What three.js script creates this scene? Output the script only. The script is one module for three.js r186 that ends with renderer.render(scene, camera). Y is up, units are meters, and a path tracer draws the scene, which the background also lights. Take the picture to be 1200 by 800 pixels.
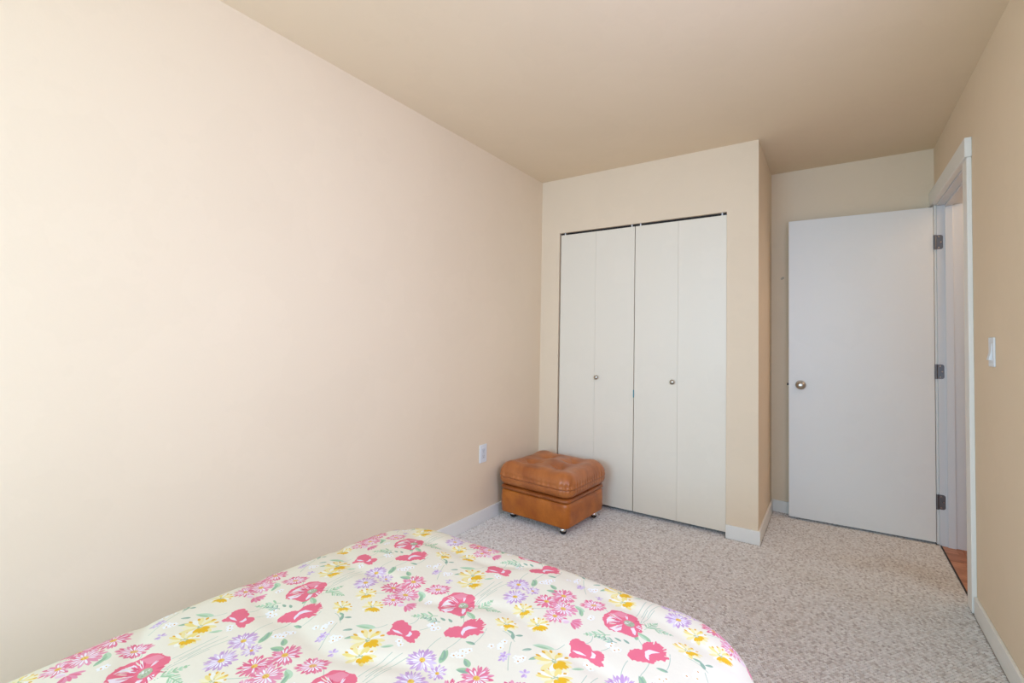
import * as THREE from 'three';
import { mergeGeometries, mergeVertices } from 'three/addons/utils/BufferGeometryUtils.js';
import { RoundedBoxGeometry } from 'three/addons/geometries/RoundedBoxGeometry.js';
import { RectAreaLightUniformsLib } from 'three/addons/lights/RectAreaLightUniformsLib.js';

// ---------------------------------------------------------------- camera, sky, window light, exposure
const scene = new THREE.Scene();
const camera = new THREE.PerspectiveCamera(2 * Math.atan(400 / 550.72) * 180 / Math.PI, 1.5, 0.02, 60);
camera.position.set(0, 1.182, 0);
camera.rotation.set(0.0311, 0.5985, 0.0177, 'YXZ');
camera.setViewOffset(1200, 800, 0, 17.67, 1200, 800);      // the lens is shifted a little
camera.updateProjectionMatrix();

const renderer = new THREE.WebGLRenderer();
renderer.toneMapping = THREE.LinearToneMapping;
renderer.toneMappingExposure = 1.17;
renderer.shadowMap.enabled = true;
scene.background = new THREE.Color().setRGB(0.80, 0.97, 1.20);   // bright overcast sky outside the window

RectAreaLightUniformsLib.init();
const WIN = { x0: -1.55, x1: 0.05, y0: 0.80, y1: 2.10, z: 2.3 };
const WIN2 = { z0: -1.45, z1: -0.25, y0: 0.90, y1: 2.10 };           // second window, in the right wall beside the camera
function daylight(name, r, g, b, w, h, from, to) {                    // sky light entering through a window
  const k = Math.max(r, g, b), l = new THREE.RectAreaLight(new THREE.Color().setRGB(r / k, g / k, b / k), k, w, h);
  l.position.set(...from); l.lookAt(...to); l.name = name; scene.add(l);
}
daylight('rear_window_daylight', 6.4, 10.9, 15.6, 1.5, 1.15, [-0.75, 1.45, 2.22], [-0.75, 0.25, 0.52]);
daylight('side_window_daylight', 3.7, 4.1, 6.6, 1.1, 1.1, [0.525, 1.5, -0.85], [-3, 1.5, -0.85]);

// ---------------------------------------------------------------- helpers
let seed = 20240611;
const rnd = () => { seed = (seed * 1664525 + 1013904223) >>> 0; return seed / 4294967296; };
const used = new Map();
function numbered(name) {
  const n = used.get(name) ?? 0; used.set(name, n + 1);
  return n ? name + '_' + String(n).padStart(3, '0') : name;
}
function metreUV(g) {                                      // uv in metres from the dominant normal
  if (g.index) g = g.toNonIndexed();
  const p = g.attributes.position, n = g.attributes.normal, uv = new Float32Array(p.count * 2);
  for (let i = 0; i < p.count; i++) {
    const ax = Math.abs(n.getX(i)), ay = Math.abs(n.getY(i)), az = Math.abs(n.getZ(i));
    const [u, v] = ay >= ax && ay >= az ? [p.getX(i), p.getZ(i)] : ax >= az ? [p.getZ(i), p.getY(i)] : [p.getX(i), p.getY(i)];
    uv[2 * i] = u; uv[2 * i + 1] = v;
  }
  g.setAttribute('uv', new THREE.BufferAttribute(uv, 2));
  return g;
}
function bx(x0, x1, y0, y1, z0, z1) {
  const g = new THREE.BoxGeometry(Math.abs(x1 - x0), Math.abs(y1 - y0), Math.abs(z1 - z0));
  g.translate((x0 + x1) / 2, (y0 + y1) / 2, (z0 + z1) / 2);
  return metreUV(g);
}
function rbx(x0, x1, y0, y1, z0, z1, r, seg = 2) {
  const g = new RoundedBoxGeometry(Math.abs(x1 - x0), Math.abs(y1 - y0), Math.abs(z1 - z0), seg, r);
  g.translate((x0 + x1) / 2, (y0 + y1) / 2, (z0 + z1) / 2);
  return metreUV(g);
}
function plain(g) { return g.index ? g.toNonIndexed() : g; }
function mesh(name, geos, mat, parent = scene) {
  const list = (Array.isArray(geos) ? geos : [geos]).map(plain);
  const m = new THREE.Mesh(list.length > 1 ? mergeGeometries(list) : list[0], mat);
  m.name = parent === scene ? numbered(name) : name;
  m.castShadow = m.receiveShadow = true;
  parent.add(m);
  return m;
}
function tag(o, label, category, group, kind) {
  if (label) o.userData.label = label;
  if (category) o.userData.category = category;
  if (group) o.userData.group = group;
  if (kind) o.userData.kind = kind;
  return o;
}
function thing(name, label, category, [x, y, z] = [0, 0, 0], turn = 0) {
  const g = new THREE.Group(); g.name = numbered(name);
  g.position.set(x, y, z); g.rotation.y = turn; scene.add(g);
  return tag(g, label, category);
}
function cyl(r0, r1, h, n = 24) { return new THREE.CylinderGeometry(r0, r1, h, n); }
function lathe(pts, n = 32) { return new THREE.LatheGeometry(pts.map(([r, y]) => new THREE.Vector2(r, y)), n); }

// tileable value noise, several octaves
function noiseField(size, base, octaves, gain = 0.5) {
  const out = new Float32Array(size * size);
  let amp = 1, sum = 0;
  for (let o = 0; o < octaves; o++) {
    const n = base << o, grid = new Float32Array(n * n).map(() => rnd());
    for (let y = 0; y < size; y++) for (let x = 0; x < size; x++) {
      const fx = x / size * n, fy = y / size * n, ix = Math.floor(fx), iy = Math.floor(fy);
      let tx = fx - ix, ty = fy - iy; tx = tx * tx * (3 - 2 * tx); ty = ty * ty * (3 - 2 * ty);
      const a = grid[(iy % n) * n + ix % n], b = grid[(iy % n) * n + (ix + 1) % n], c = grid[((iy + 1) % n) * n + ix % n], d = grid[((iy + 1) % n) * n + (ix + 1) % n];
      out[y * size + x] += amp * ((a * (1 - tx) + b * tx) * (1 - ty) + (c * (1 - tx) + d * tx) * ty);
    }
    sum += amp; amp *= gain;
  }
  for (let i = 0; i < out.length; i++) out[i] /= sum;
  return out;
}
function texFrom(size, fn, srgb, metres) {
  const data = new Uint8Array(size * size * 4);
  for (let i = 0; i < size * size; i++) {
    const c = fn(i);
    for (let k = 0; k < 3; k++) data[4 * i + k] = Math.max(0, Math.min(255, Math.round(c[k])));
    data[4 * i + 3] = 255;
  }
  const t = new THREE.DataTexture(data, size, size, THREE.RGBAFormat);
  t.wrapS = t.wrapT = THREE.RepeatWrapping; t.magFilter = THREE.LinearFilter; t.minFilter = THREE.LinearMipmapLinearFilter; t.generateMipmaps = true;
  if (srgb) t.colorSpace = THREE.SRGBColorSpace;
  t.repeat.set(1 / metres, 1 / metres); t.needsUpdate = true;
  return t;
}
const peel = noiseField(512, 48, 3, 0.6), mottled = noiseField(512, 4, 6, 0.55), leatherGrain = noiseField(512, 64, 2, 0.6);
const peelTex = texFrom(512, i => { const v = 255 * peel[i]; return [v, v, v]; }, false, 0.45);
function paint(r, g, b, rough, amt = 3) {                  // wall paint: a flat colour, tiny blotches of roller and scuff
  const t = texFrom(512, i => { const d = (mottled[i] - 0.5) * amt * 2; return [r + d, g + d, b + d]; }, true, 1.7);
  return new THREE.MeshStandardMaterial({ map: t, roughness: rough, bumpMap: peelTex, bumpScale: 0.0002 });
}
const M = {
  wall: paint(244, 222, 192, 0.75),
  ceiling: paint(244, 221, 189, 0.9),
  trim: new THREE.MeshStandardMaterial({ color: '#f9f6ee', roughness: 0.42 }),
  door: paint(246, 235, 215, 0.42, 2),
  roomDoor: paint(246, 243, 237, 0.42, 2),
  jamb: new THREE.MeshStandardMaterial({ color: '#e6e6e6', roughness: 0.4 }),
  dark: new THREE.MeshStandardMaterial({ color: '#2a2622', roughness: 0.7 }),
  nickel: new THREE.MeshStandardMaterial({ color: '#b9b3a9', roughness: 0.28, metalness: 1 }),
  steel: new THREE.MeshStandardMaterial({ color: '#77777a', roughness: 0.42, metalness: 0.9 }),
  chrome: new THREE.MeshStandardMaterial({ color: '#dcdcdc', roughness: 0.18, metalness: 1 }),
  rubber: new THREE.MeshStandardMaterial({ color: '#141414', roughness: 0.5 }),
  plate: new THREE.MeshStandardMaterial({ color: '#eef0f2', roughness: 0.35 }),
  slot: new THREE.MeshStandardMaterial({ color: '#8d9196', roughness: 0.6 }),
  teal: new THREE.MeshStandardMaterial({ color: '#4f9aa5', roughness: 0.5 }),
  vinyl: new THREE.MeshStandardMaterial({ color: '#eceeee', roughness: 0.4 }),
  glass: new THREE.MeshPhysicalMaterial({ color: '#ffffff', transmission: 1, thickness: 0, roughness: 0, ior: 1.45 }),
};

// ---------------------------------------------------------------- the room
const XL = -1.898, XR = 0.5315, ZC = -3.181, ZB = -3.901, XC = -0.368, H = 2.44, ZR = 2.3;
const T = 0.12, OX0 = -1.738, OX1 = -0.5466, OY = 2.0193;
const JN = -3.035, JF = -3.835, JT = 2.06, JTH = 0.018;    // faces of the door lining: near, far, head
const HX = 1.75;                                           // hall
const structure = (o, label) => tag(o, label, null, null, 'structure');

structure(mesh('floor', bx(XL - T, XR + 0.006, -0.12, -0.0045, ZB - T, ZR + T), new THREE.MeshStandardMaterial({ color: '#a79b90', roughness: 1 })), 'beige grey carpet backing under the looped pile');
structure(mesh('ceiling', bx(XL - T, HX + T, H, H + 0.12, ZB - T, ZR + T), M.ceiling), 'plain cream painted ceiling');
structure(mesh('wall_left', bx(XL - T, XL, -0.12, H, ZB - T, ZR + T), M.wall), 'long bare cream wall beside the bed');
structure(mesh('wall_back', bx(XL, HX + T, -0.12, H, ZB - T, ZB), M.wall), 'cream wall of the niche behind the open door');
structure(mesh('wall_closet', [
  bx(XL, OX0, 0, H, ZC - 0.11, ZC), bx(OX1, XC, 0, H, ZC - 0.11, ZC), bx(OX0, OX1, OY, H, ZC - 0.11, ZC),
  bx(XC - 0.11, XC, 0, H, ZB, ZC - 0.11)], M.wall), 'cream closet wall with bifold door opening and side return');
structure(mesh('wall_right', [
  bx(XR, XR + T, -0.12, H, JN + JTH, WIN2.z0), bx(XR, XR + T, -0.12, H, WIN2.z1, ZR + T), bx(XR, XR + T, -0.12, WIN2.y0, WIN2.z0, WIN2.z1), bx(XR, XR + T, WIN2.y1, H, WIN2.z0, WIN2.z1), bx(XR, XR + T, JT + JTH, H, JF - JTH, JN + JTH), bx(XR, XR + T, -0.12, H, ZB, JF - JTH)], M.wall), 'cream wall with the doorway and light switch');
structure(mesh('wall_rear', [
  bx(XL, WIN.x0, 0, H, ZR, ZR + T), bx(WIN.x1, XR, 0, H, ZR, ZR + T), bx(WIN.x0, WIN.x1, 0, WIN.y0, ZR, ZR + T), bx(WIN.x0, WIN.x1, WIN.y1, H, ZR, ZR + T)], M.wall), 'cream wall around the window');
structure(mesh('wall_hall', [bx(HX, HX + T, -0.12, H, ZB, -1.6), bx(XR + T, HX + T, -0.12, H, -1.6, -1.6 + T)], M.wall), 'cream hallway walls beyond the doorway');

// window in the rear wall (behind the camera; it lights the room)
{
  const w = new THREE.Group(); w.name = 'window_1'; scene.add(w); structure(w, 'white framed sliding window lighting the room');
  const f = 0.05, z0 = ZR + 0.05, z1 = ZR + 0.1, xm = (WIN.x0 + WIN.x1) / 2;
  mesh('window_frame', [bx(WIN.x0, WIN.x0 + f, WIN.y0, WIN.y1, z0, z1), bx(WIN.x1 - f, WIN.x1, WIN.y0, WIN.y1, z0, z1), bx(WIN.x0 + f, WIN.x1 - f, WIN.y0, WIN.y0 + f, z0, z1), bx(WIN.x0 + f, WIN.x1 - f, WIN.y1 - f, WIN.y1, z0, z1)], M.vinyl, w);
  mesh('mullion', bx(xm - 0.025, xm + 0.025, WIN.y0 + f, WIN.y1 - f, z0, z1), M.vinyl, w);
  mesh('pane', bx(WIN.x0 + f, xm - 0.025, WIN.y0 + f, WIN.y1 - f, z0 + 0.02, z0 + 0.024), M.glass, w);
  mesh('pane', bx(xm + 0.025, WIN.x1 - f, WIN.y0 + f, WIN.y1 - f, z0 + 0.02, z0 + 0.024), M.glass, w);
  mesh('window_sill', rbx(WIN.x0 - 0.03, WIN.x1 + 0.03, WIN.y0 - 0.02, WIN.y0, ZR - 0.04, z0, 0.005), M.trim, w);
}

{
  const w = new THREE.Group(); w.name = 'window_2'; scene.add(w); structure(w, 'white framed fixed window in the wall with the doorway');
  const f = 0.05, x0 = XR + 0.05, x1 = XR + 0.1, { z0, z1, y0, y1 } = WIN2;
  mesh('window_frame', [bx(x0, x1, y0, y1, z0, z0 + f), bx(x0, x1, y0, y1, z1 - f, z1), bx(x0, x1, y0, y0 + f, z0 + f, z1 - f), bx(x0, x1, y1 - f, y1, z0 + f, z1 - f)], M.vinyl, w);
  mesh('pane', bx(x0 + 0.02, x0 + 0.024, y0 + f, y1 - f, z0 + f, z1 - f), M.glass, w);
  mesh('window_sill', rbx(XR - 0.03, x0, y0 - 0.02, y0, z0 - 0.03, z1 + 0.03, 0.005), M.trim, w);
}
structure(mesh('ground_outside', bx(-12, 12, -0.6, -0.5, -8, 16), new THREE.MeshStandardMaterial({ color: '#8b8b80', roughness: 1 })), 'grey paved ground outside the window');

// baseboards: flat boards with an eased top edge
const BH = 0.078, BT = 0.012;
structure(mesh('baseboard_left', rbx(XL, XL + BT, -0.006, BH, ZC, ZR, 0.003), M.trim), 'white baseboard along the left wall');
structure(mesh('baseboard_right', rbx(XR - BT, XR, -0.006, BH, -2.94, ZR, 0.003), M.trim), 'white baseboard from the doorway along the wall');
structure(mesh('baseboard_rear', rbx(XL + BT, XR - BT, -0.006, BH, ZR - BT, ZR, 0.003), M.trim), 'white baseboard under the window');
structure(mesh('baseboard_closet', [rbx(XL + BT, OX0, -0.006, BH, ZC, ZC + BT, 0.003), rbx(OX1, XC + BT, -0.006, BH, ZC, ZC + BT, 0.003), rbx(XC, XC + BT, -0.006, BH, ZB + BT, ZC + BT * 0.6, 0.003)], M.trim), 'white baseboard wrapping the closet corner');
structure(mesh('baseboard_back', rbx(XC, XR - 0.013, -0.006, BH, ZB, ZB + BT, 0.003), M.trim), 'white baseboard behind the open door');

// doorway lining with stop, and casing
{
  const j = new THREE.Group(); j.name = 'trim_1'; scene.add(j); structure(j, 'white door lining of the hallway doorway');
  mesh('jamb', rbx(XR, XR + T, -0.02, JT, JF - JTH, JF, 0.002), M.jamb, j);
  mesh('jamb', rbx(XR, XR + T, -0.02, JT, JN, JN + JTH, 0.002), M.jamb, j);
  mesh('jamb_head', rbx(XR, XR + T, JT, JT + JTH, JF - JTH, JN + JTH, 0.002), M.jamb, j);
  const s0 = XR + 0.037, s1 = XR + 0.074;
  mesh('door_stop', rbx(s0, s1, -0.005, JT, JF, JF + 0.011, 0.002), M.jamb, j);
  mesh('door_stop', rbx(s0, s1, -0.005, JT, JN - 0.011, JN, 0.002), M.jamb, j);
  mesh('door_stop', rbx(s0, s1, JT - 0.011, JT, JF + 0.011, JN - 0.011, 0.002), M.jamb, j);
  const strike = mesh('strike_plate', rbx(XR + 0.006, XR + 0.034, 0.88, 0.94, JN - 0.002, JN + 0.0002, 0.0009), M.nickel, j);
  tag(strike, 'small nickel strike plate');
  const c = new THREE.Group(); c.name = 'trim_2'; scene.add(c); structure(c, 'cream white flat casing around the doorway');
  mesh('casing_leg', rbx(XR - 0.018, XR, 0, 2.066, -3.028, -2.945, 0.003), M.trim, c);
  mesh('casing_leg', rbx(XR - 0.012, XR, 0, 2.066, ZB + BT, JF - 0.006, 0.003), M.trim, c);
  mesh('casing_head', rbx(XR - 0.026, XR, 2.066, 2.157, ZB, -2.935, 0.004), M.trim, c);
}

// hallway floor of wooden planks
{
  const fl = mesh('floor_hall', bx(XR + 0.006, HX, -0.12, -0.018, ZB, -1.6), M.dark); structure(fl, 'reddish brown wooden plank floor of the hallway');
  const woods = [0, 1, 2].map(k => {
    const g = noiseField(256, 8, 4, 0.6), base = [[176, 112, 74], [164, 100, 64], [186, 122, 82]][k];
    const t = texFrom(256, i => { const y = Math.floor(i / 256), x = i % 256, s = g[y * 256 + Math.floor(x / 8)] - 0.5 + 0.5 * (g[i] - 0.5); return base.map(v => v + 70 * s); }, true, 0.3);
    return new THREE.MeshStandardMaterial({ map: t, roughness: 0.38 });
  });
  let k = 0;
  for (let x = XR + 0.008; x < HX - 0.01; x += 0.092) {
    let z = -1.6 - 0.35 * ((k * 7) % 5) / 4 - 0.2;
    let z1 = -1.602;
    while (z1 > ZB + 0.02) {
      const z0 = Math.max(z, ZB + 0.002);
      if (z1 - z0 > 0.03) mesh('plank', rbx(x, Math.min(x + 0.0905, HX - 0.002), -0.018, -0.003, z0, z1, 0.0015, 1), woods[(k++) % 3], fl);
      z1 = z0 - 0.0015; z -= 0.9;
    }
    k++;
  }
  structure(mesh('trim_3', rbx(XR + 0.001, XR + 0.009, -0.01, 0.0005, JF, JN, 0.002), M.dark), 'dark edge strip between carpet and wooden hall floor');
}

// flush ceiling lamp of the hallway, out of sight; its warm light comes through the doorway
{
  const l = thing('hall_ceiling_lamp', 'round frosted glass ceiling lamp in the hallway', 'lamp', [1.25, H, -3.6]);
  mesh('lamp_base', cyl(0.13, 0.13, 0.02, 40).translate(0, -0.01, 0), M.nickel, l);
  mesh('lamp_shade', lathe([[0.12, -0.02], [0.118, -0.05], [0.095, -0.08], [0.05, -0.098], [0.0001, -0.102]], 40), new THREE.MeshStandardMaterial({ color: '#f5efe2', emissive: '#ffdca8', emissiveIntensity: 1.5, roughness: 0.5, side: THREE.DoubleSide }), l);
  const p = new THREE.PointLight(new THREE.Color().setRGB(1, 0.86, 0.68), 0.95); p.position.set(1.25, H - 0.16, -3.6); p.castShadow = true; p.shadow.radius = 14; p.name = 'hall_lamp_light'; scene.add(p);
}

// ---------------------------------------------------------------- closet bifold doors
function knobGeo(scale = 1) {
  const p = [[0.0001, 0], [0.008, 0], [0.008, 0.002], [0.0052, 0.004], [0.005, 0.011], [0.009, 0.014], [0.0145, 0.019], [0.0155, 0.023], [0.0135, 0.0275], [0.008, 0.0305], [0.0001, 0.0315]].map(([r, y]) => [r * scale, y * scale]);
  const g = lathe(p, 28); g.rotateX(Math.PI / 2); return g;
}
function bifold(name, x0, xm, x1, knobX, label, hinged) {
  const d = new THREE.Group(); d.name = name; scene.add(d); tag(d, label, 'door', null, 'structure');
  d.position.set((x0 + x1) / 2, 0, ZC);
  const ox = -(x0 + x1) / 2, zf = -0.005, zb = -0.035, y0 = 0.026, y1 = 2.0015;
  mesh('door_panel', rbx(x0 + ox, xm - 0.0003 + ox, y0, y1, zb, zf, 0.0012), M.door, d);
  mesh('door_panel', rbx(xm + 0.0003 + ox, x1 + ox, y0, y1, zb, zf, 0.0012), M.door, d);
  const k = mesh('knob', knobGeo(1.05), M.nickel, d); k.position.set(knobX + ox, 0.93, zf); tag(k, 'small round brushed nickel knob');
  for (const px of hinged) {
    const p = mesh('pivot_pin', cyl(0.0045, 0.0045, 0.018, 12).translate(px + ox, y1 + 0.0085, -0.0105), M.vinyl, d); tag(p, 'white plastic pivot pin');
  }
  return d;
}
const leftPair = bifold('door_2', -1.7265, -1.437, -1.1435, -1.4155, 'left pair of white flush bifold closet doors, partly behind the leather ottoman', [-1.694, -1.166]);
bifold('door_3', -1.1385, -0.845, -0.5478, -0.874, 'right pair of white flush bifold closet doors beside the closet corner', [-1.104, -0.575]);
{
  const t = mesh('door_bumper', rbx(-0.0025, 0.0022, 0.806, 0.858, -0.03, 0.001, 0.001), M.teal, leftPair); t.position.x = -1.141 - leftPair.position.x; tag(t, 'tiny teal tab in the gap between the doors');
  const b = thing('bifold_track', 'dark metal bifold door track in the head of the closet opening', 'door track', [(OX0 + OX1) / 2, OY, ZC - 0.034]);
  const w = (OX1 - OX0) / 2 - 0.001;
  mesh('track_channel', [bx(-w, w, -0.0035, 0, -0.016, 0.012), bx(-w, w, -0.0095, -0.0035, 0.009, 0.012), bx(-w, w, -0.0095, -0.0035, -0.016, -0.013)], M.dark, b);
  for (const x of [-0.573, 0.573]) tag(mesh('pivot_bracket', rbx(x - 0.02, x + 0.02, -0.012, -0.0036, -0.0125, 0.0085, 0.001), M.steel, b), 'grey steel pivot bracket');
}

// ---------------------------------------------------------------- the open door
{
  const x1 = 0.516, z1 = -3.8275, x0 = -0.2505, z0 = -3.790;
  const len = Math.hypot(x1 - x0, z1 - z0), turn = Math.atan2(z0 - z1, x1 - x0);      // local +x runs from the hinge side to the latch side
  const d = new THREE.Group(); d.name = 'door_1'; scene.add(d); tag(d, 'plain white flush door standing open against the niche wall', 'door', null, 'structure');
  d.position.set(x1, 0, z1); d.rotation.y = turn;
  const slab = mesh('door_panel', rbx(-len, 0, 0.0137, 2.053, -0.035, 0, 0.002), M.roomDoor, d);
  // knob with rose on both faces, latch on the edge
  const kx = -len + 0.07, ky = 0.916;
  for (const s of [1, -1]) {
    const rose = lathe([[0.0001, 0], [0.031, 0], [0.0312, 0.003], [0.029, 0.006], [0.022, 0.0085], [0.0001, 0.0085]], 40); rose.rotateX(Math.PI / 2 * s); rose.translate(kx, ky, s > 0 ? 0 : -0.035);
    tag(mesh('rose', rose, M.nickel, d), 'round nickel rose');
    if (s < 0) continue;
    const kn = lathe([[0.0001, 0.008], [0.0125, 0.008], [0.011, 0.016], [0.0105, 0.026], [0.016, 0.032], [0.0235, 0.040], [0.0262, 0.049], [0.0245, 0.057], [0.018, 0.0625], [0.008, 0.0645], [0.0001, 0.0648]], 40); kn.rotateX(Math.PI / 2); kn.translate(kx, ky, 0);
    tag(mesh('knob', kn, M.nickel, d), 'round brushed nickel doorknob');
  }
  tag(mesh('latch_plate', rbx(-len - 0.001, -len + 0.001, ky - 0.028, ky + 0.028, -0.029, -0.006, 0.0005), M.nickel, d), 'nickel latch plate');
  tag(mesh('latch_bolt', rbx(-len - 0.011, -len, ky - 0.008, ky + 0.008, -0.026, -0.012, 0.002), M.dark, d), 'dark latch bolt');
  // hinges: a leaf on the door lining, a knuckle, screws
  const S = new THREE.Shape(); { const w = 0.033, h = 0.088, r = 0.012; S.moveTo(0, -h / 2); S.lineTo(w - r, -h / 2); S.absarc(w - r, -h / 2 + r, r, -Math.PI / 2, 0); S.lineTo(w, h / 2 - r); S.absarc(w - r, h / 2 - r, r, 0, Math.PI / 2); S.lineTo(0, h / 2); S.closePath(); }
  const leafG = new THREE.ExtrudeGeometry(S, { depth: 0.0022, bevelEnabled: false, curveSegments: 8 });
  const screwG = cyl(0.0038, 0.0038, 0.0012, 14).rotateX(Math.PI / 2), kn = cyl(0.0062, 0.0062, 0.088, 16);
  const inv = new THREE.Matrix4().compose(d.position, d.quaternion, new THREE.Vector3(1, 1, 1)).invert();
  for (const y of [1.834, 1.042, 0.257]) {
    const hg = new THREE.Group(); hg.name = 'hinge'; tag(hg, 'grey steel butt hinge'); d.add(hg);
    const place = (g, x, yy, z) => g.clone().translate(x, yy, z).applyMatrix4(inv);
    mesh('hinge_leaf', place(leafG, 0.527, y, JF), M.steel, hg);
    mesh('hinge_knuckle', place(kn, 0.5225, y, JF + 0.0075), M.steel, hg);
    for (const [sx, sy] of [[0.014, 0.033], [0.024, 0], [0.014, -0.033]]) mesh('screw', place(screwG, 0.527 + sx, y + sy, JF + 0.0026), M.chrome, hg);
  }
}
// a scuffed dent in the niche wall beside the door
{
  const g = new THREE.IcosahedronGeometry(0.011, 2), p = g.attributes.position;
  for (let i = 0; i < p.count; i++) p.setXYZ(i, p.getX(i) * (1 + 0.3 * Math.sin(9 * p.getY(i) * 90)), p.getY(i) * 0.9 + 0.35 * p.getX(i), p.getZ(i) * 0.12);
  g.computeVertexNormals();
  const m = mesh('trim_4', g, new THREE.MeshStandardMaterial({ color: '#c4b49e', roughness: 0.9 })); m.position.set(-0.297, 1.67, ZB); structure(m, 'small grey plaster scuff on the niche wall');
}

// ---------------------------------------------------------------- switch and outlet
{
  const s = thing('light_switch', 'white rocker light switch on the wall next to the doorway', 'switch', [XR, 1.172, -2.640], -Math.PI / 2);   // local +z points into the room
  mesh('cover_plate', rbx(-0.0365, 0.0365, -0.0585, 0.0585, 0, 0.0065, 0.0025, 3), M.plate, s);
  mesh('rocker_frame', rbx(-0.0175, 0.0175, -0.0345, 0.0345, 0.004, 0.0078, 0.001), M.plate, s);
  const r = new THREE.Shape(); r.moveTo(0.0065, -0.032); r.lineTo(0.0165, -0.032); r.lineTo(0.0095, 0.0); r.lineTo(0.0082, 0.032); r.lineTo(0.0065, 0.032); r.closePath();
  const rg = new THREE.ExtrudeGeometry(r, { depth: 0.030, bevelEnabled: false }); rg.rotateY(-Math.PI / 2); rg.translate(0.015, 0, 0);
  mesh('rocker', rg, M.plate, s);
  for (const y of [-0.048, 0.048]) mesh('screw', cyl(0.003, 0.003, 0.001, 12).rotateX(Math.PI / 2).translate(0, y, 0.0068), M.vinyl, s);

  const o = thing('wall_outlet', 'white double power outlet low on the wall between bed and ottoman', 'outlet', [XL, 0.443, -2.468], Math.PI / 2);
  mesh('cover_plate', rbx(-0.0365, 0.0365, -0.0585, 0.0585, 0, 0.0065, 0.0025, 3), M.plate, o);
  const face = mesh('receptacle', rbx(-0.0172, 0.0172, -0.0338, 0.0338, 0.004, 0.0078, 0.001), new THREE.MeshStandardMaterial({ color: '#dfe2e5', roughness: 0.4 }), o);
  for (const y of [-0.018, 0.018]) for (const [x, w, h, dy] of [[-0.0065, 0.002, 0.008, 0.003], [0.0065, 0.002, 0.007, 0.003], [0, 0.005, 0.005, -0.007]])
    mesh('slot', bx(x - w / 2, x + w / 2, y + dy - h / 2, y + dy + h / 2, 0.0076, 0.0081), M.slot, face);
  for (const y of [-0.048, 0.048]) mesh('screw', cyl(0.003, 0.003, 0.001, 12).rotateX(Math.PI / 2).translate(0, y, 0.0068), M.vinyl, o);
}

// ---------------------------------------------------------------- lofted rounded-rectangle shapes (cushion, bedspread)
function roundedLoop(hw, hd, R, n) {                       // n points, evenly spaced, with outward normals
  const pts = [], seg = [[2 * (hd - R), 'e'], [Math.PI / 2 * R, 0], [2 * (hw - R), 'n'], [Math.PI / 2 * R, 1], [2 * (hd - R), 'w'], [Math.PI / 2 * R, 2], [2 * (hw - R), 's'], [Math.PI / 2 * R, 3]];
  const total = seg.reduce((a, s) => a + s[0], 0);
  for (let i = 0; i < n; i++) {
    let s = i / n * total, k = 0; while (s > seg[k][0]) { s -= seg[k][0]; k++; }
    const [, t] = seg[k];
    if (t === 'e') pts.push([hw, hd - R - s, 1, 0]);
    else if (t === 'n') pts.push([hw - R - s, -hd, 0, -1]);
    else if (t === 'w') pts.push([-hw, -hd + R + s, -1, 0]);
    else if (t === 's') pts.push([-hw + R + s, hd, 0, 1]);
    else { const a = -t * Math.PI / 2 - s / R, cx = (t === 0 || t === 3 ? 1 : -1) * (hw - R), cz = (t < 2 ? -1 : 1) * (hd - R); pts.push([cx + R * Math.cos(a), cz + R * Math.sin(a), Math.cos(a), Math.sin(a)]); }
  }
  return pts;
}
function loft(loop, rings, fn, uvOf, close) {              // rings: [scale, offset, y, arc]
  const n = loop.length, pos = [], uv = [], idx = [];
  rings.forEach(([s, off, y, arc], r) => {
    for (let i = 0; i <= n; i++) {
      const [x, z, nx, nz] = loop[i % n];
      const p = fn(s * x + off * nx, y, s * z + off * nz, { nx, nz, i: i / n, r, s, off, arc });
      pos.push(...p); uv.push(...uvOf(s * x + (arc ?? off) * nx, s * z + (arc ?? off) * nz, y));
    }
  });
  const w = n + 1;
  for (let r = 0; r + 1 < rings.length; r++) for (let i = 0; i < n; i++) { const a = r * w + i, b = a + 1, c = a + w, d = c + 1; idx.push(a, b, c, b, d, c); }
  const g = new THREE.BufferGeometry();
  g.setAttribute('position', new THREE.Float32BufferAttribute(pos, 3)); g.setAttribute('uv', new THREE.Float32BufferAttribute(uv, 2)); g.setIndex(idx);
  // smooth normals over the seam
  const q = mergeVertices(new THREE.BufferGeometry().setAttribute('position', new THREE.Float32BufferAttribute(pos, 3)).setIndex(idx), 1e-6);
  q.computeVertexNormals();
  const map = new Map(), key = (a, i) => [a.getX(i), a.getY(i), a.getZ(i)].map(v => Math.round(v * 1e5)).join();
  for (let i = 0; i < q.attributes.position.count; i++) map.set(key(q.attributes.position, i), i);
  const nr = new Float32Array(pos.length);
  for (let i = 0; i < pos.length / 3; i++) { const j = map.get(key(g.attributes.position, i)); if (j === undefined) { nr[3 * i + 1] = 1; continue; } nr[3 * i] = q.attributes.normal.getX(j); nr[3 * i + 1] = q.attributes.normal.getY(j); nr[3 * i + 2] = q.attributes.normal.getZ(j); }
  g.setAttribute('normal', new THREE.BufferAttribute(nr, 3));
  return g;
}

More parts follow.
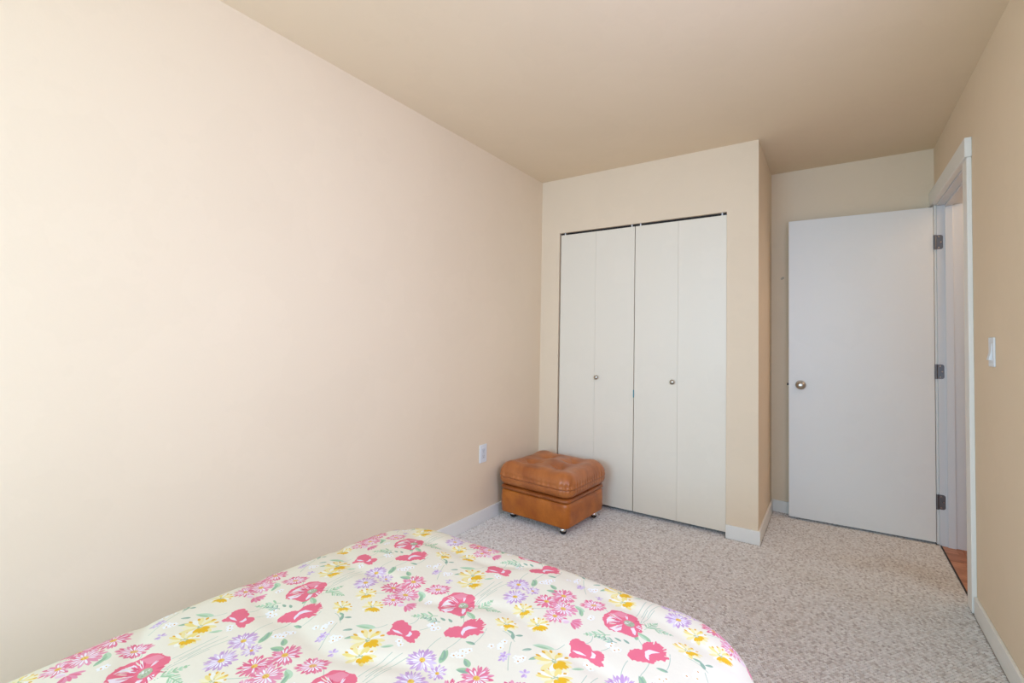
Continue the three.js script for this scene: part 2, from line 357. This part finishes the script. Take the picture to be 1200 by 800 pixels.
// ---------------------------------------------------------------- leather ottoman
{
  const leatherBump = texFrom(512, i => { const v = 255 * (0.65 * leatherGrain[i] + 0.35 * mottled[i]); return [v, v, v]; }, false, 0.16);
  const leather = (r, g, b, rough) => new THREE.MeshPhysicalMaterial({
    map: texFrom(512, i => { const d = (mottled[i] - 0.5), e = leatherGrain[i] - 0.5; return [r + 70 * d + 10 * e, g + 62 * d + 9 * e, b + 44 * d + 7 * e]; }, true, 0.33),
    roughness: rough, bumpMap: leatherBump, bumpScale: 0.0008, clearcoat: 0.3, clearcoatRoughness: 0.3 });
  const LB = leather(182, 98, 24, 0.38), LC = leather(176, 99, 44, 0.42), LP = leather(150, 78, 26, 0.42);
  const o = thing('leather_ottoman', 'tufted tan brown leather ottoman on casters in the corner by the closet', 'ottoman', [-1.566, 0, -2.818], -0.06);
  const uvf = (x, z, y) => [x + 0.31 * y, z + 0.8 * y];
  const hw = 0.258, hd = 0.238;
  // box base
  const baseLoop = roundedLoop(hw, hd, 0.022, 96);
  mesh('base', loft(baseLoop, [[0.01, 0, 0.05], [0.9, 0, 0.05], [1, -0.006, 0.05], [1, -0.001, 0.053], [1, 0, 0.06], [1, 0.002, 0.10], [1, 0.003, 0.14], [1, 0.001, 0.175], [1, -0.003, 0.192], [1, -0.012, 0.198], [0.9, -0.012, 0.199]],
    (x, y, z) => [x, y, z], (x, z, y) => [x + z, y + 0.4 * (x - z)]), LB, o);
  // rolled band between base and cushion
  mesh('welt_band', loft(roundedLoop(hw, hd, 0.03, 96), [[0.9, -0.02, 0.197], [1, -0.012, 0.198], [1, 0.002, 0.201], [1, 0.008, 0.208], [1, 0.007, 0.218], [1, -0.004, 0.226], [1, -0.02, 0.228], [0.85, -0.02, 0.229]], (x, y, z) => [x, y, z], (x, z, y) => [x + z, y]), LP, o);
  // cushion: lower half, piping, tufted top
  const buttons = [[-0.108, -0.082], [0.108, -0.082], [-0.108, 0.088], [0.108, 0.088]];
  const tuft = (x, z) => {                                 // deep dimples with creases running out of them
    let d = 0;
    for (const [bx_, bz] of buttons) {
      const r = Math.hypot(x - bx_, z - bz), a = Math.atan2(z - bz, x - bx_);
      d += 0.040 * Math.exp(-Math.pow(r / 0.046, 1.15)) + 0.0075 * Math.max(0, Math.cos(2.5 * a + bx_ * 17 + bz * 30)) ** 10 * Math.exp(-Math.pow((r - 0.042) / 0.034, 2));
    }
    return -d;
  };
  const valley = (x, z) => {                               // the stuffing swells between the buttons and towards the rim
    const ex = Math.exp(-Math.pow(x / 0.06, 2)), ez = Math.exp(-Math.pow((z - 0.003) / 0.05, 2));
    return 0.010 * ex * ez + 0.006 * (Math.exp(-Math.pow((Math.abs(x) - 0.205) / 0.05, 2)) + Math.exp(-Math.pow((Math.abs(z) - 0.19) / 0.045, 2))) + 0.002 * Math.sin(41 * x + 13 * z) * Math.sin(29 * z - 9 * x);
  };
  const pleat = (x, z, y, c) => {                          // gathers fanning round the corners
    const corner = Math.exp(-Math.pow((Math.abs(x) - 0.235) / 0.06, 2) - Math.pow((Math.abs(z) - 0.215) / 0.06, 2));
    const edge = Math.exp(-Math.pow((y - 0.303) / 0.022, 2));
    return 0.0055 * corner * edge * Math.sin(Math.atan2(z, x) * 80) + 0.0014 * edge * Math.sin(Math.atan2(z, x) * 60 + 4 * Math.sin(8 * x));
  };
  const cl = roundedLoop(hw + 0.020, hd + 0.018, 0.070, 360);
  const cu = [];
  for (let k = 0; k <= 46; k++) cu.push([Math.max(0.002, k / 46 * 0.80), 0, 0.381 - 0.012 * Math.pow(k / 46, 3)]);
  for (let k = 1; k <= 14; k++) { const a = k / 14 * 1.95; cu.push([0.80 + 0.2 * Math.sin(Math.min(a, Math.PI / 2)) , a > Math.PI / 2 ? 0.010 * Math.sin((a - 1.57) * 2) : 0.004 * Math.sin(a) ** 4, 0.369 - 0.058 * (1 - Math.cos(a))]); }
  const yEnd = cu[cu.length - 1][2];
  cu.push([1, 0.003, yEnd - 0.004], [1, 0, 0.287]);
  mesh('cushion_top', loft(cl, cu, (x, y, z, c) => {
    const top = Math.min(1, Math.max(0, (y - 0.30) / 0.05)), pl = pleat(x, z, y, c);
    const sag = 0.006 * Math.sin(9 * x + 1) * Math.cos(8 * z);
    return [x + c.nx * pl, y + (tuft(x, z) + valley(x, z) + sag) * top, z + c.nz * pl];
  }, uvf), LC, o);
  const lower = [[1, 0.0, 0.286], [1, 0.004, 0.279], [1, 0.005, 0.266], [1, -0.001, 0.249], [1, -0.013, 0.236], [1, -0.032, 0.230], [0.85, -0.032, 0.2295]];
  mesh('cushion_underside', loft(cl, lower, (x, y, z, c) => { const pl = 0.6 * pleat(x, z, y + 0.03, c); return [x + c.nx * pl, y, z + c.nz * pl]; }, (x, z, y) => [x + z, y]), LC, o);
  const pc = new THREE.CatmullRomCurve3(roundedLoop(hw + 0.0225, hd + 0.0205, 0.072, 120).map(([x, z]) => new THREE.Vector3(x, 0.2865, z)), true);
  mesh('piping', new THREE.TubeGeometry(pc, 240, 0.0038, 8, true), LP, o);
  for (const [x, z] of buttons) { const b = mesh('button', new THREE.SphereGeometry(0.010, 18, 10), LP, o); b.scale.y = 0.5; b.position.set(x, 0.381 + tuft(x, z) + valley(x, z) + 0.006 * Math.sin(9 * x + 1) * Math.cos(8 * z) + 0.004, z); }
  // casters
  for (const [x, z, t] of [[-0.200, 0.170, 0.6], [0.205, 0.195, 0.15], [0.222, -0.170, 1.2], [-0.205, -0.17, 2.2]]) {
    const c = new THREE.Group(); c.name = 'caster'; c.position.set(x, 0, z); c.rotation.y = t; o.add(c); tag(c, 'ball caster with bright hood and black tyre');
    const hood = new THREE.SphereGeometry(0.0245, 24, 12, 0, Math.PI * 2, 0, Math.PI * 0.5); hood.scale(0.9, 1, 0.9);
    mesh('caster_hood', [plain(hood).translate(0, 0.024, 0), plain(cyl(0.006, 0.006, 0.012, 12)).translate(0, 0.049, 0)], M.chrome, c);
    const tyre = new THREE.TorusGeometry(0.0155, 0.0075, 10, 28); tyre.translate(0, 0.0232, 0.003);
    mesh('caster_wheel', [plain(tyre), plain(cyl(0.014, 0.014, 0.012, 20)).rotateX(Math.PI / 2).translate(0, 0.0232, 0.003)], M.rubber, c);
  }
}

// ---------------------------------------------------------------- bed and flowered bedspread
const BED = { x0: -1.25, x1: -0.115, z0: -1.19, z1: 0.93, top: 0.585 };
{
  const b = thing('bed', 'single bed under the flowered bedspread', 'bed', [(BED.x0 + BED.x1) / 2, 0, (BED.z0 + BED.z1) / 2]);
  const hw = (BED.x1 - BED.x0) / 2 - 0.05, hl = (BED.z1 - BED.z0) / 2 - 0.05;
  const ticking = new THREE.MeshStandardMaterial({ color: '#e6e2d8', roughness: 0.9 }), wood = new THREE.MeshStandardMaterial({ color: '#7a5a3c', roughness: 0.5 });
  mesh('mattress', rbx(-hw, hw, 0.30, BED.top - 0.045, -hl, hl, 0.06, 4), ticking, b);
  mesh('box_spring', rbx(-hw, hw, 0.14, 0.298, -hl, hl, 0.02), ticking, b);
  for (const x of [-1, 1]) for (const z of [-1, 1]) mesh('leg', cyl(0.028, 0.02, 0.14, 20).translate(x * (hw - 0.08), 0.07, z * (hl - 0.1)), wood, b);
}
// the print: one bunch of flowers, repeated in half-drop columns 33 cm apart
const CELL = 0.325;
function flowerPrint() {
  const W = 2048, Hh = 1024, S = W / 666;    // pixels per millimetre
  const cv = document.createElement('canvas'); cv.width = W; cv.height = Hh;
  const c = cv.getContext('2d');
  c.fillStyle = '#f8efd6'; c.fillRect(0, 0, W, Hh);
  let s2 = 77; const rr = () => { s2 = (s2 * 1664525 + 1013904223) >>> 0; return s2 / 4294967296; };
  const view = Math.atan2(-0.826, -0.563);                 // direction in the cloth that the stems lean to
  function poly(p, fill, jag = 0) {
    c.fillStyle = fill; c.beginPath();
    if (jag) { const o = []; p.forEach((a, i) => { const b = p[(i + 1) % p.length]; for (let t = 0; t < 4; t++) o.push([a[0] + (b[0] - a[0]) * t / 4 + (rr() - 0.5) * jag, a[1] + (b[1] - a[1]) * t / 4 + (rr() - 0.5) * jag]); }); p = o; jag = 0; }
    const n = p.length;
    for (let i = 0; i < n; i++) {
      const a = p[i], b = p[(i + 1) % n], mx = (a[0] + b[0]) / 2, my = (a[1] + b[1]) / 2;
      if (!i) c.moveTo(mx, my);
      const d = p[(i + 2) % n]; c.quadraticCurveTo(b[0] + (rr() - 0.5) * jag, b[1] + (rr() - 0.5) * jag, (b[0] + d[0]) / 2, (b[1] + d[1]) / 2);
    }
    c.closePath(); c.fill();
  }
  function line(p, col, w) {
    c.strokeStyle = col; c.lineWidth = w; c.lineCap = 'round'; c.beginPath(); c.moveTo(...p[0]);
    if (p.length === 2) c.lineTo(...p[1]);
    else { for (let i = 1; i < p.length - 1; i++) { const e = i === p.length - 2 ? p[i + 1] : [(p[i][0] + p[i + 1][0]) / 2, (p[i][1] + p[i + 1][1]) / 2]; c.quadraticCurveTo(...p[i], ...e); } }
    c.stroke();
  }
  function petal(x, y, a, r0, r1, w, fill) {
    const ca = Math.cos(a), sa = Math.sin(a), P = (r, t) => [x + r * ca - t * sa, y + r * sa + t * ca];
    c.fillStyle = fill; c.beginPath(); c.moveTo(...P(r0, 0));
    c.bezierCurveTo(...P(r0 + 0.3 * (r1 - r0), w), ...P(r0 + 0.85 * (r1 - r0), w * 1.15), ...P(r1, 0.15 * w));
    c.bezierCurveTo(...P(r0 + 0.85 * (r1 - r0), -w * 1.1), ...P(r0 + 0.3 * (r1 - r0), -w), ...P(r0, 0)); c.fill();
  }
  function daisy(x, y, r, cols, eye, n = 15, flat = 1, tilt = 0) {
    r *= 1.13;
    c.save(); c.translate(x, y); c.rotate(tilt); c.scale(1, flat);
    for (let k = 0; k < n; k++) { const a = (k + 0.4 * rr()) / n * 2 * Math.PI, L = r * (0.82 + 0.25 * rr()); petal(0, 0, a, r * 0.1, L, r * 0.15, cols[Math.floor(rr() * cols.length)]); if (rr() < 0.75) petal(0, 0, a + 0.05, r * 0.15, L * 0.72, r * 0.07, '#fffafa'); }
    for (let k = 0; k < n; k++) { const a = rr() * 2 * Math.PI; petal(0, 0, a, r * 0.55, r * (0.85 + 0.2 * rr()), r * 0.05, cols[0]); }
    c.fillStyle = eye; c.beginPath(); c.ellipse(0, 0, r * 0.20, r * 0.17, 0, 0, 7); c.fill();
    c.fillStyle = '#e9a53a'; for (let k = 0; k < 6; k++) { c.beginPath(); c.arc((rr() - 0.5) * r * 0.24, (rr() - 0.2) * r * 0.2, r * 0.04, 0, 7); c.fill(); }
    c.restore();
  }
  function yellow(x, y, r, flat, tilt, strong) {
    c.save(); c.translate(x, y); c.rotate(tilt); c.scale(1, flat);
    const n = 13;
    for (let k = 0; k < n; k++) { const a = k / n * 2 * Math.PI; petal(0, 0, a, r * 0.1, r * (0.85 + 0.22 * rr()), r * 0.19, ['#fbeaa2', '#fdf3c4', '#fbe58a', '#fffbe9'][k % 4]); }
    for (let k = 0; k < 7; k++) { const a = -0.5 + k / 6 * 1.6 + 0.2 * rr(); petal(0, 0, a, r * 0.16, r * (0.62 + 0.3 * rr()) * strong, r * 0.13, '#f4bd16'); }
    for (let k = 0; k < 5; k++) { const a = -3.1 + k / 4 * 2.1; petal(0, 0, a, r * 0.68, r * (0.9 + 0.12 * rr()), r * 0.10, '#f1b72c'); }
    c.fillStyle = '#b9c79a'; for (let k = 0; k < 9; k++) { c.beginPath(); c.arc((rr() - 0.5) * r * 0.4, (rr() - 0.5) * r * 0.3, r * 0.05, 0, 7); c.fill(); }
    c.restore();
  }
  function leaf(x, y, a, L, w, col, col2) { petal(x - Math.cos(a) * L / 2, y - Math.sin(a) * L / 2, a, 0, L, w, col); petal(x - Math.cos(a) * L / 2, y - Math.sin(a) * L / 2 + w * 0.2, a + 0.08, L * 0.1, L * 0.8, w * 0.4, col2); }
  function frond(x, y, a, L, col) { line([[x, y], [x + L * Math.cos(a), y + L * Math.sin(a)]], col, 2.2); for (let k = 1; k < 6; k++) for (const s of [-1, 1]) { const t = k / 6; petal(x + t * L * Math.cos(a), y + t * L * Math.sin(a), a + s * (0.6 + 0.3 * rr()), 0, L * 0.38 * (1.15 - t), L * 0.05, k % 2 ? col : '#c3e3bd'); } }
  function whites(x, y, n, spread) { for (let k = 0; k < n; k++) { const px = x + (rr() - 0.5) * spread, py = y + (rr() - 0.5) * spread; for (let j = 0; j < 5; j++) petal(px, py, j * 1.257 + k, 0.5, 7.5, 3.2, '#fffefa'); c.fillStyle = k % 3 ? '#e9b04a' : '#f0c55a'; c.beginPath(); c.ellipse(px + 1, py, 2.3, 1.7, 0.5, 0, 7); c.fill(); } }
  function lilacBit(x, y) { for (let j = 0; j < 5; j++) petal(x, y, j * 1.257 + rr(), 1, 9 + 3 * rr(), 3.2, j % 2 ? '#cda8d4' : '#dfc8e4'); }
  const G1 = '#aacda0', G2 = '#c6e0bb', G3 = '#98b69c', G4 = '#b9cbb2';
  const PINK = ['#ee7f97', '#f29bb0', '#ec6f8a'], LILAC = ['#cda2cb', '#dab6d6', '#e6cfe3'];
  function bunch() {
    s2 = 77;
    // stems and grasses
    for (const p of [[[78, 98], [79, 122], [74, 146], [86, 165]], [[15, -85], [15, -50], [22, -15]], [[28, -95], [24, -50], [24, -8]], [[2, -42], [0, -94], [-1, -123]], [[12, -50], [9, -96], [16, -134]], [[22, -60], [19, -98], [32, -134]], [[31, 33], [46, 54], [60, 63]], [[102, 44], [112, 71], [110, 94]], [[-74, -174], [-80, -148], [-97, -140]], [[-163, -115], [-147, -80], [-123, -45]], [[175, 47], [150, 30], [135, 32]], [[47, 166], [41, 144], [43, 120]], [[-40, 100], [-30, 120], [-42, 132]], [[-8, 130], [4, 112], [2, 90]], [[-70, -20], [-50, -10], [-40, 4]], [[120, -60], [150, -75], [-160 + 333, -95]]])
      line(p, G4, 1.3);
    whites(-123, -76, 5, 26); whites(105, 127, 6, 30); whites(9, 98, 5, 24); whites(-71, 43, 2, 12); whites(155, 72, 5, 34); whites(104, 140, 3, 20); whites(-10, -150, 2, 14);
    leaf(-104, -142, -0.5, 44, 9, G2, G1); leaf(-22, -128, -0.9, 26, 5, G2, G1); leaf(-125, -113, -0.8, 20, 4.5, G3, G4); leaf(-101, -100, -1.0, 22, 5, G3, G1); leaf(103, 99, -0.2, 22, 5, G3, G1);
    frond(-14, 70, 2.45, 56, G1); frond(6, 84, 2.9, 40, G3); frond(36, -2, -1.35, 52, G1); frond(44, -18, -0.15, 46, G1); leaf(43, 25, 0.3, 36, 8, G1, G2); leaf(30, 36, 1.1, 24, 6, G1, G3); leaf(86, 158, 1.2, 38, 9, G1, G3); leaf(-105, 27, 0.3, 30, 9, G2, G1); leaf(-96, 38, 1.0, 30, 6, G1, G3);
    leaf(142, 166, -0.4, 30, 9, G1, G3); leaf(83, 156, 0.9, 30, 6, G3, G1); leaf(134, 147, 0.5, 26, 8, G1, G3); leaf(20, 66, 0.3, 16, 4, G3, G3); leaf(4, 72, 0.1, 16, 4, G3, G3); leaf(162, 34, 0.9, 22, 5, G3, G3); leaf(150, 26, 0.1, 18, 4, G3, G1); leaf(172, 26, -0.6, 16, 4, G3, G3);
    lilacBit(-152, -77); lilacBit(-93, -56); lilacBit(-150, -66);
    // lilac daisies
    daisy(103, -138, 17, LILAC, '#f2c94f', 12); daisy(58, -145, 27, LILAC, '#f4cf58', 16, 0.95); daisy(83, -92, 27, LILAC, '#f4cf58', 16);
    // yellow flowers
    yellow(129, -57, 28, 0.9, 0.2, 0.8); yellow(127, 8, 30, 0.7, 0.2, 0.8); yellow(-150, 135, 25, 0.95, 0.5, 1.15); yellow(-44, -79, 36, 0.7, -0.3, 0.85); yellow(-66, -117, 38, 0.9, -0.2, 0.9);
    // pink daisies
    daisy(-159, 2, 29, PINK, '#f5c95e', 15); daisy(154 - 333, -118 + 167, 27, PINK, '#f5c95e', 14); daisy(-135, 89, 24, ['#f4b3c4', '#f29bb0', '#ee7f97'], '#f5c95e', 14); daisy(-134, 52, 29, ['#f29bb0', '#f4b3c4', '#ee7f97'], '#f6d068', 15); daisy(-87, -10, 30, PINK, '#f2c27a', 15, 0.72, -0.75);
    for (let k = 0; k < 6; k++) petal(-100, 86, -1.0 + k * 0.33, 4, 26 + 4 * rr(), 4.5, k % 2 ? '#ee7f97' : '#f29bb0'); petal(-100, 86, 2.6, 0, 18, 6, '#fbe9ee'); petal(-100, 86, 2.1, 0, 16, 6, '#f7d3dc');
    // poppies
    const R1 = '#f47488', R2 = '#f797a5', WH = '#fdeef1';
    poly([[-45, 30], [-49, 16], [-50, -5], [-44, -22], [-33, -34], [-18, -37], [-5, -40], [11, -34], [13, -23], [24, -13], [29, 1], [34, 14], [28, 16], [32, 29], [24, 41], [9, 43], [-6, 47], [-21, 50], [-36, 42]].map(p => [p[0] * 1.05, p[1] * 1.05]), R1, 5);
    poly([[-45, -7], [-31, -32], [-14, -36], [-15, -13], [-30, -5]], R2, 2);
    poly([[-42, 4], [-32, 3], [-14, 6], [-18, 14], [-31, 19], [-35, 29], [-35, 38], [-42, 21]], WH, 2); poly([[-25, 47], [-17, 35], [-7, 17], [-3, 37], [-9, 49]], WH, 2); poly([[10, 15], [15, 8], [25, 21], [27, 33], [19, 29]], WH, 2); poly([[18, 2], [21, -8], [28, -3], [29, 10]], WH, 2);
    for (let k = 0; k < 12; k++) { const a = 1.9 + rr() * 2.4; petal(0, 2, a, 14, 30 + 14 * rr(), 1.5, rr() < 0.5 ? WH : '#e55f7c'); }
    for (const [a0, a1, n] of [[1.6, 3.4, 9], [4.6, 6.6, 7]]) for (let k = 0; k < n; k++) { const a = a0 + (a1 - a0) * rr(); petal(0, 0, a, 44 + 6 * rr(), 26 + 6 * rr(), 1.6, '#f8efd6'); petal(0, 0, a + 0.1, 16, 38 * (0.7 + 0.4 * rr()), 1.3, '#e35f78'); }
    c.fillStyle = '#b7bf9c'; c.beginPath(); c.ellipse(2, 1, 12, 11, 0.4, 0, 7); c.fill(); c.fillStyle = '#e9eadb'; for (let k = 0; k < 8; k++) { c.beginPath(); c.arc(2 + (rr() - 0.5) * 15, 1 + (rr() - 0.5) * 14, 1.7, 0, 7); c.fill(); } c.fillStyle = '#8b9a7c'; for (let k = 0; k < 8; k++) { c.beginPath(); c.arc(2 + (rr() - 0.5) * 20, 1 + (rr() - 0.5) * 18, 1.1, 0, 7); c.fill(); }
    poly([[41, 104], [37, 89], [42, 74], [55, 67], [49, 52], [53, 40], [63, 35], [67, 25], [77, 31], [92, 36], [91, 46], [102, 60], [97, 71], [85, 79], [84, 92], [72, 97], [59, 103], [51, 109]].map(p => [70 + (p[0] - 70) * 1.08, 68 + (p[1] - 68) * 1.08]), R1, 5); poly([[59, 69], [67, 57], [85, 53], [73, 65], [70, 76], [76, 91], [67, 86]], WH, 2);
    for (let k = 0; k < 9; k++) { const a = rr() * 6.28; petal(70, 68, a, 46 + 4 * rr(), 26 + 8 * rr(), 1.8, '#f8efd6'); }
    poly([[-51, 178], [-52, 166], [-64, 152], [-65, 140], [-59, 131], [-46, 130], [-30, 136], [-23, 143], [-11, 134], [1, 140], [3, 149], [2, 156], [10, 164], [-1, 169], [-14, 168], [-24, 166], [-34, 171], [-45, 178]].map(p => [-30 + (p[0] + 30) * 1.1, 154 + (p[1] - 154) * 1.1]), R1, 4); poly([[-54, 164], [-41, 159], [-24, 161], [-30, 163], [-43, 166]], WH, 1); poly([[-22, 144], [-11, 148], [-9, 157], [-17, 162], [-17, 153]], WH, 1);
  }
  for (const [ox, oz] of [[0, 0], [333, -166.5]]) for (const dx of [-666, 0, 666]) for (const dz of [-333, 0, 333, 666]) {
    c.save(); c.scale(S, S); c.translate(ox + dx, oz + dz); bunch(); c.restore();
  }
  const t = new THREE.CanvasTexture(cv); t.colorSpace = THREE.SRGBColorSpace; t.wrapS = t.wrapT = THREE.RepeatWrapping; t.anisotropy = 8;
  return t;
}
{
  const clothBump = texFrom(512, i => { const v = 255 * (0.7 * mottled[i] + 0.3 * leatherGrain[i]); return [v, v, v]; }, false, 1.2);
  clothBump.repeat.set(1.1, 0.55);
  const cloth = new THREE.MeshPhysicalMaterial({ map: flowerPrint(), color: new THREE.Color().setRGB(0.82, 0.82, 0.82), roughness: 0.85, sheen: 0.25, sheenRoughness: 0.6, bumpMap: clothBump, bumpScale: 0.0012, side: THREE.DoubleSide });
  const cx = (BED.x0 + BED.x1) / 2, cz = (BED.z0 + BED.z1) / 2, hw = (BED.x1 - BED.x0) / 2, hl = (BED.z1 - BED.z0) / 2;
  const loop = roundedLoop(hw - 0.09, hl - 0.09, 0.10, 420);
  const rings = [];
  for (let k = 0; k <= 70; k++) { const s = Math.max(0.003, k / 70); rings.push([s, 0, 0, 0]); }
  const rr = 0.09; let arc = 0;
  for (let k = 1; k <= 12; k++) { const a = k / 12 * Math.PI / 2; arc = rr * a; rings.push([1, rr * Math.sin(a), -rr * (1 - Math.cos(a)), arc]); }
  for (let k = 1; k <= 24; k++) { const d = k / 24 * 0.36; rings.push([1, rr + 0.015 * Math.sin(d * 4), -rr - d, arc + d]); }
  const nLast = rings.length - 1;
  const quilt = (x, z) => {                                // stitched wavy channels across the bed, padding puffed between them
    const w = z + 0.035 * Math.sin(x * 9.5 + 0.6) + 0.015 * Math.sin(x * 21 + 1.7), p = 0.235, d = Math.abs(((w / p) % 1 + 1) % 1 - 0.5) * p;
    return 0.005 * (1 - Math.exp(-Math.pow((p / 2 - d) / 0.02, 2)) * 0 - Math.exp(-Math.pow(d / 0.020, 2)));
  };
  const g = loft(loop, rings, (x, y, z, c) => {
    const flat = Math.min(1, Math.max(0, 1 + y / 0.10)), drape = Math.max(0, Math.min(1, (-y - 0.06) / 0.3));
    const dome = -0.02 * (Math.pow(Math.abs(x) / hw, 4) + Math.pow(Math.abs(z) / hl, 8));
    const wav = drape * (0.018 * Math.sin(c.i * 2 * Math.PI * 23 + 1) + 0.010 * Math.sin(c.i * 2 * Math.PI * 37));
    const soft = 0.004 * Math.sin(5 * x + 2 * z) * Math.cos(4.2 * z - x) + 0.003 * Math.sin(13 * x - 7 * z);
    return [x + c.nx * wav, BED.top + y + flat * (dome + quilt(x + cx, z + cz) + soft), z + c.nz * wav];
  }, (x, z) => [(x + cx + 0.688) / (2 * CELL), -(z + cz + 0.833) / CELL]);
  const b = mesh('bedspread', g, cloth);
  b.position.set(cx, 0, cz);
  tag(b, 'quilted cream bedspread printed with pink, yellow and lilac flowers, draped over the bed', 'bedspread');
}

// ---------------------------------------------------------------- looped carpet pile
{
  const blob = new THREE.SphereGeometry(1, 8, 5, 0, Math.PI * 2, 0, Math.PI * 0.62);
  const px = 0.0122, pz = 0.0090, list = [];
  const stain = (x, z) => { let s = 0; for (const [sx, sz, r, k] of [[0.36, -3.33, 0.17, 0.8], [0.47, -3.2, 0.10, 0.5], [0.1, -3.25, 0.14, 0.35], [-0.1, -2.9, 0.14, 0.25], [0.18, -2.85, 0.18, 0.3], [0.42, -2.35, 0.1, 0.15]]) s += k * Math.exp(-((x - sx) ** 2 + ((z - sz) * 1.5) ** 2) / (r * r)); return Math.min(1, s); };
  let row = 0;
  for (let z = ZB + 0.016; z < ZR - 0.014; z += pz, row++) for (let x = XL + 0.018 + (row % 2) * px / 2; x < XR + 0.002; x += px) {
    if (x > XR - 0.016 && (z > JN || z < JF)) continue;
    if (z < ZC + 0.016 && z > ZC - 0.11 - 0.004 && (x < OX0 + 0.004 || x > OX1 - 0.004) && x < XC + 0.016) continue;
    if (z < ZC - 0.11 && x > XC - 0.118 && x < XC + 0.016) continue;
    if (z < ZC - 0.2 && x < XC) continue;
    list.push([x, z]);
  }
  const mat = new THREE.MeshStandardMaterial({ color: '#ffffff', roughness: 0.95 });
  const inst = new THREE.InstancedMesh(blob, mat, list.length), m4 = new THREE.Matrix4(), q = new THREE.Quaternion(), e = new THREE.Euler(), col = new THREE.Color();
  list.forEach(([x, z], i) => {
    e.set((rnd() - 0.5) * 0.4, 0.35 + (rnd() - 0.5) * 0.4, (rnd() - 0.5) * 0.4); q.setFromEuler(e);
    const h = 0.0058 + 0.001 * rnd();
    m4.compose(new THREE.Vector3(x + (rnd() - 0.5) * 0.002, -0.0068, z + (rnd() - 0.5) * 0.0016), q, new THREE.Vector3(0.0066 + 0.0009 * rnd(), h, 0.0049 + 0.0007 * rnd()));
    inst.setMatrixAt(i, m4);
    const t = rnd(), s = stain(x, z), v = (rnd() - 0.5) * 16;
    let c = t < 0.07 ? [198, 185, 174] : t < 0.25 ? [214, 202, 191] : t < 0.6 ? [226, 217, 208] : [234, 227, 219];
    c = [c[0] + v - 14 * s, c[1] + v - 20 * s, c[2] + v - 27 * s];
    inst.setColorAt(i, col.setRGB(c[0] / 255, c[1] / 255, c[2] / 255, THREE.SRGBColorSpace));
  });
  inst.name = 'carpet_pile'; inst.castShadow = inst.receiveShadow = true; scene.add(inst);
  tag(inst, 'flecked beige grey looped carpet pile covering the bedroom floor', 'carpet', null, 'stuff');
}

renderer.render(scene, camera);
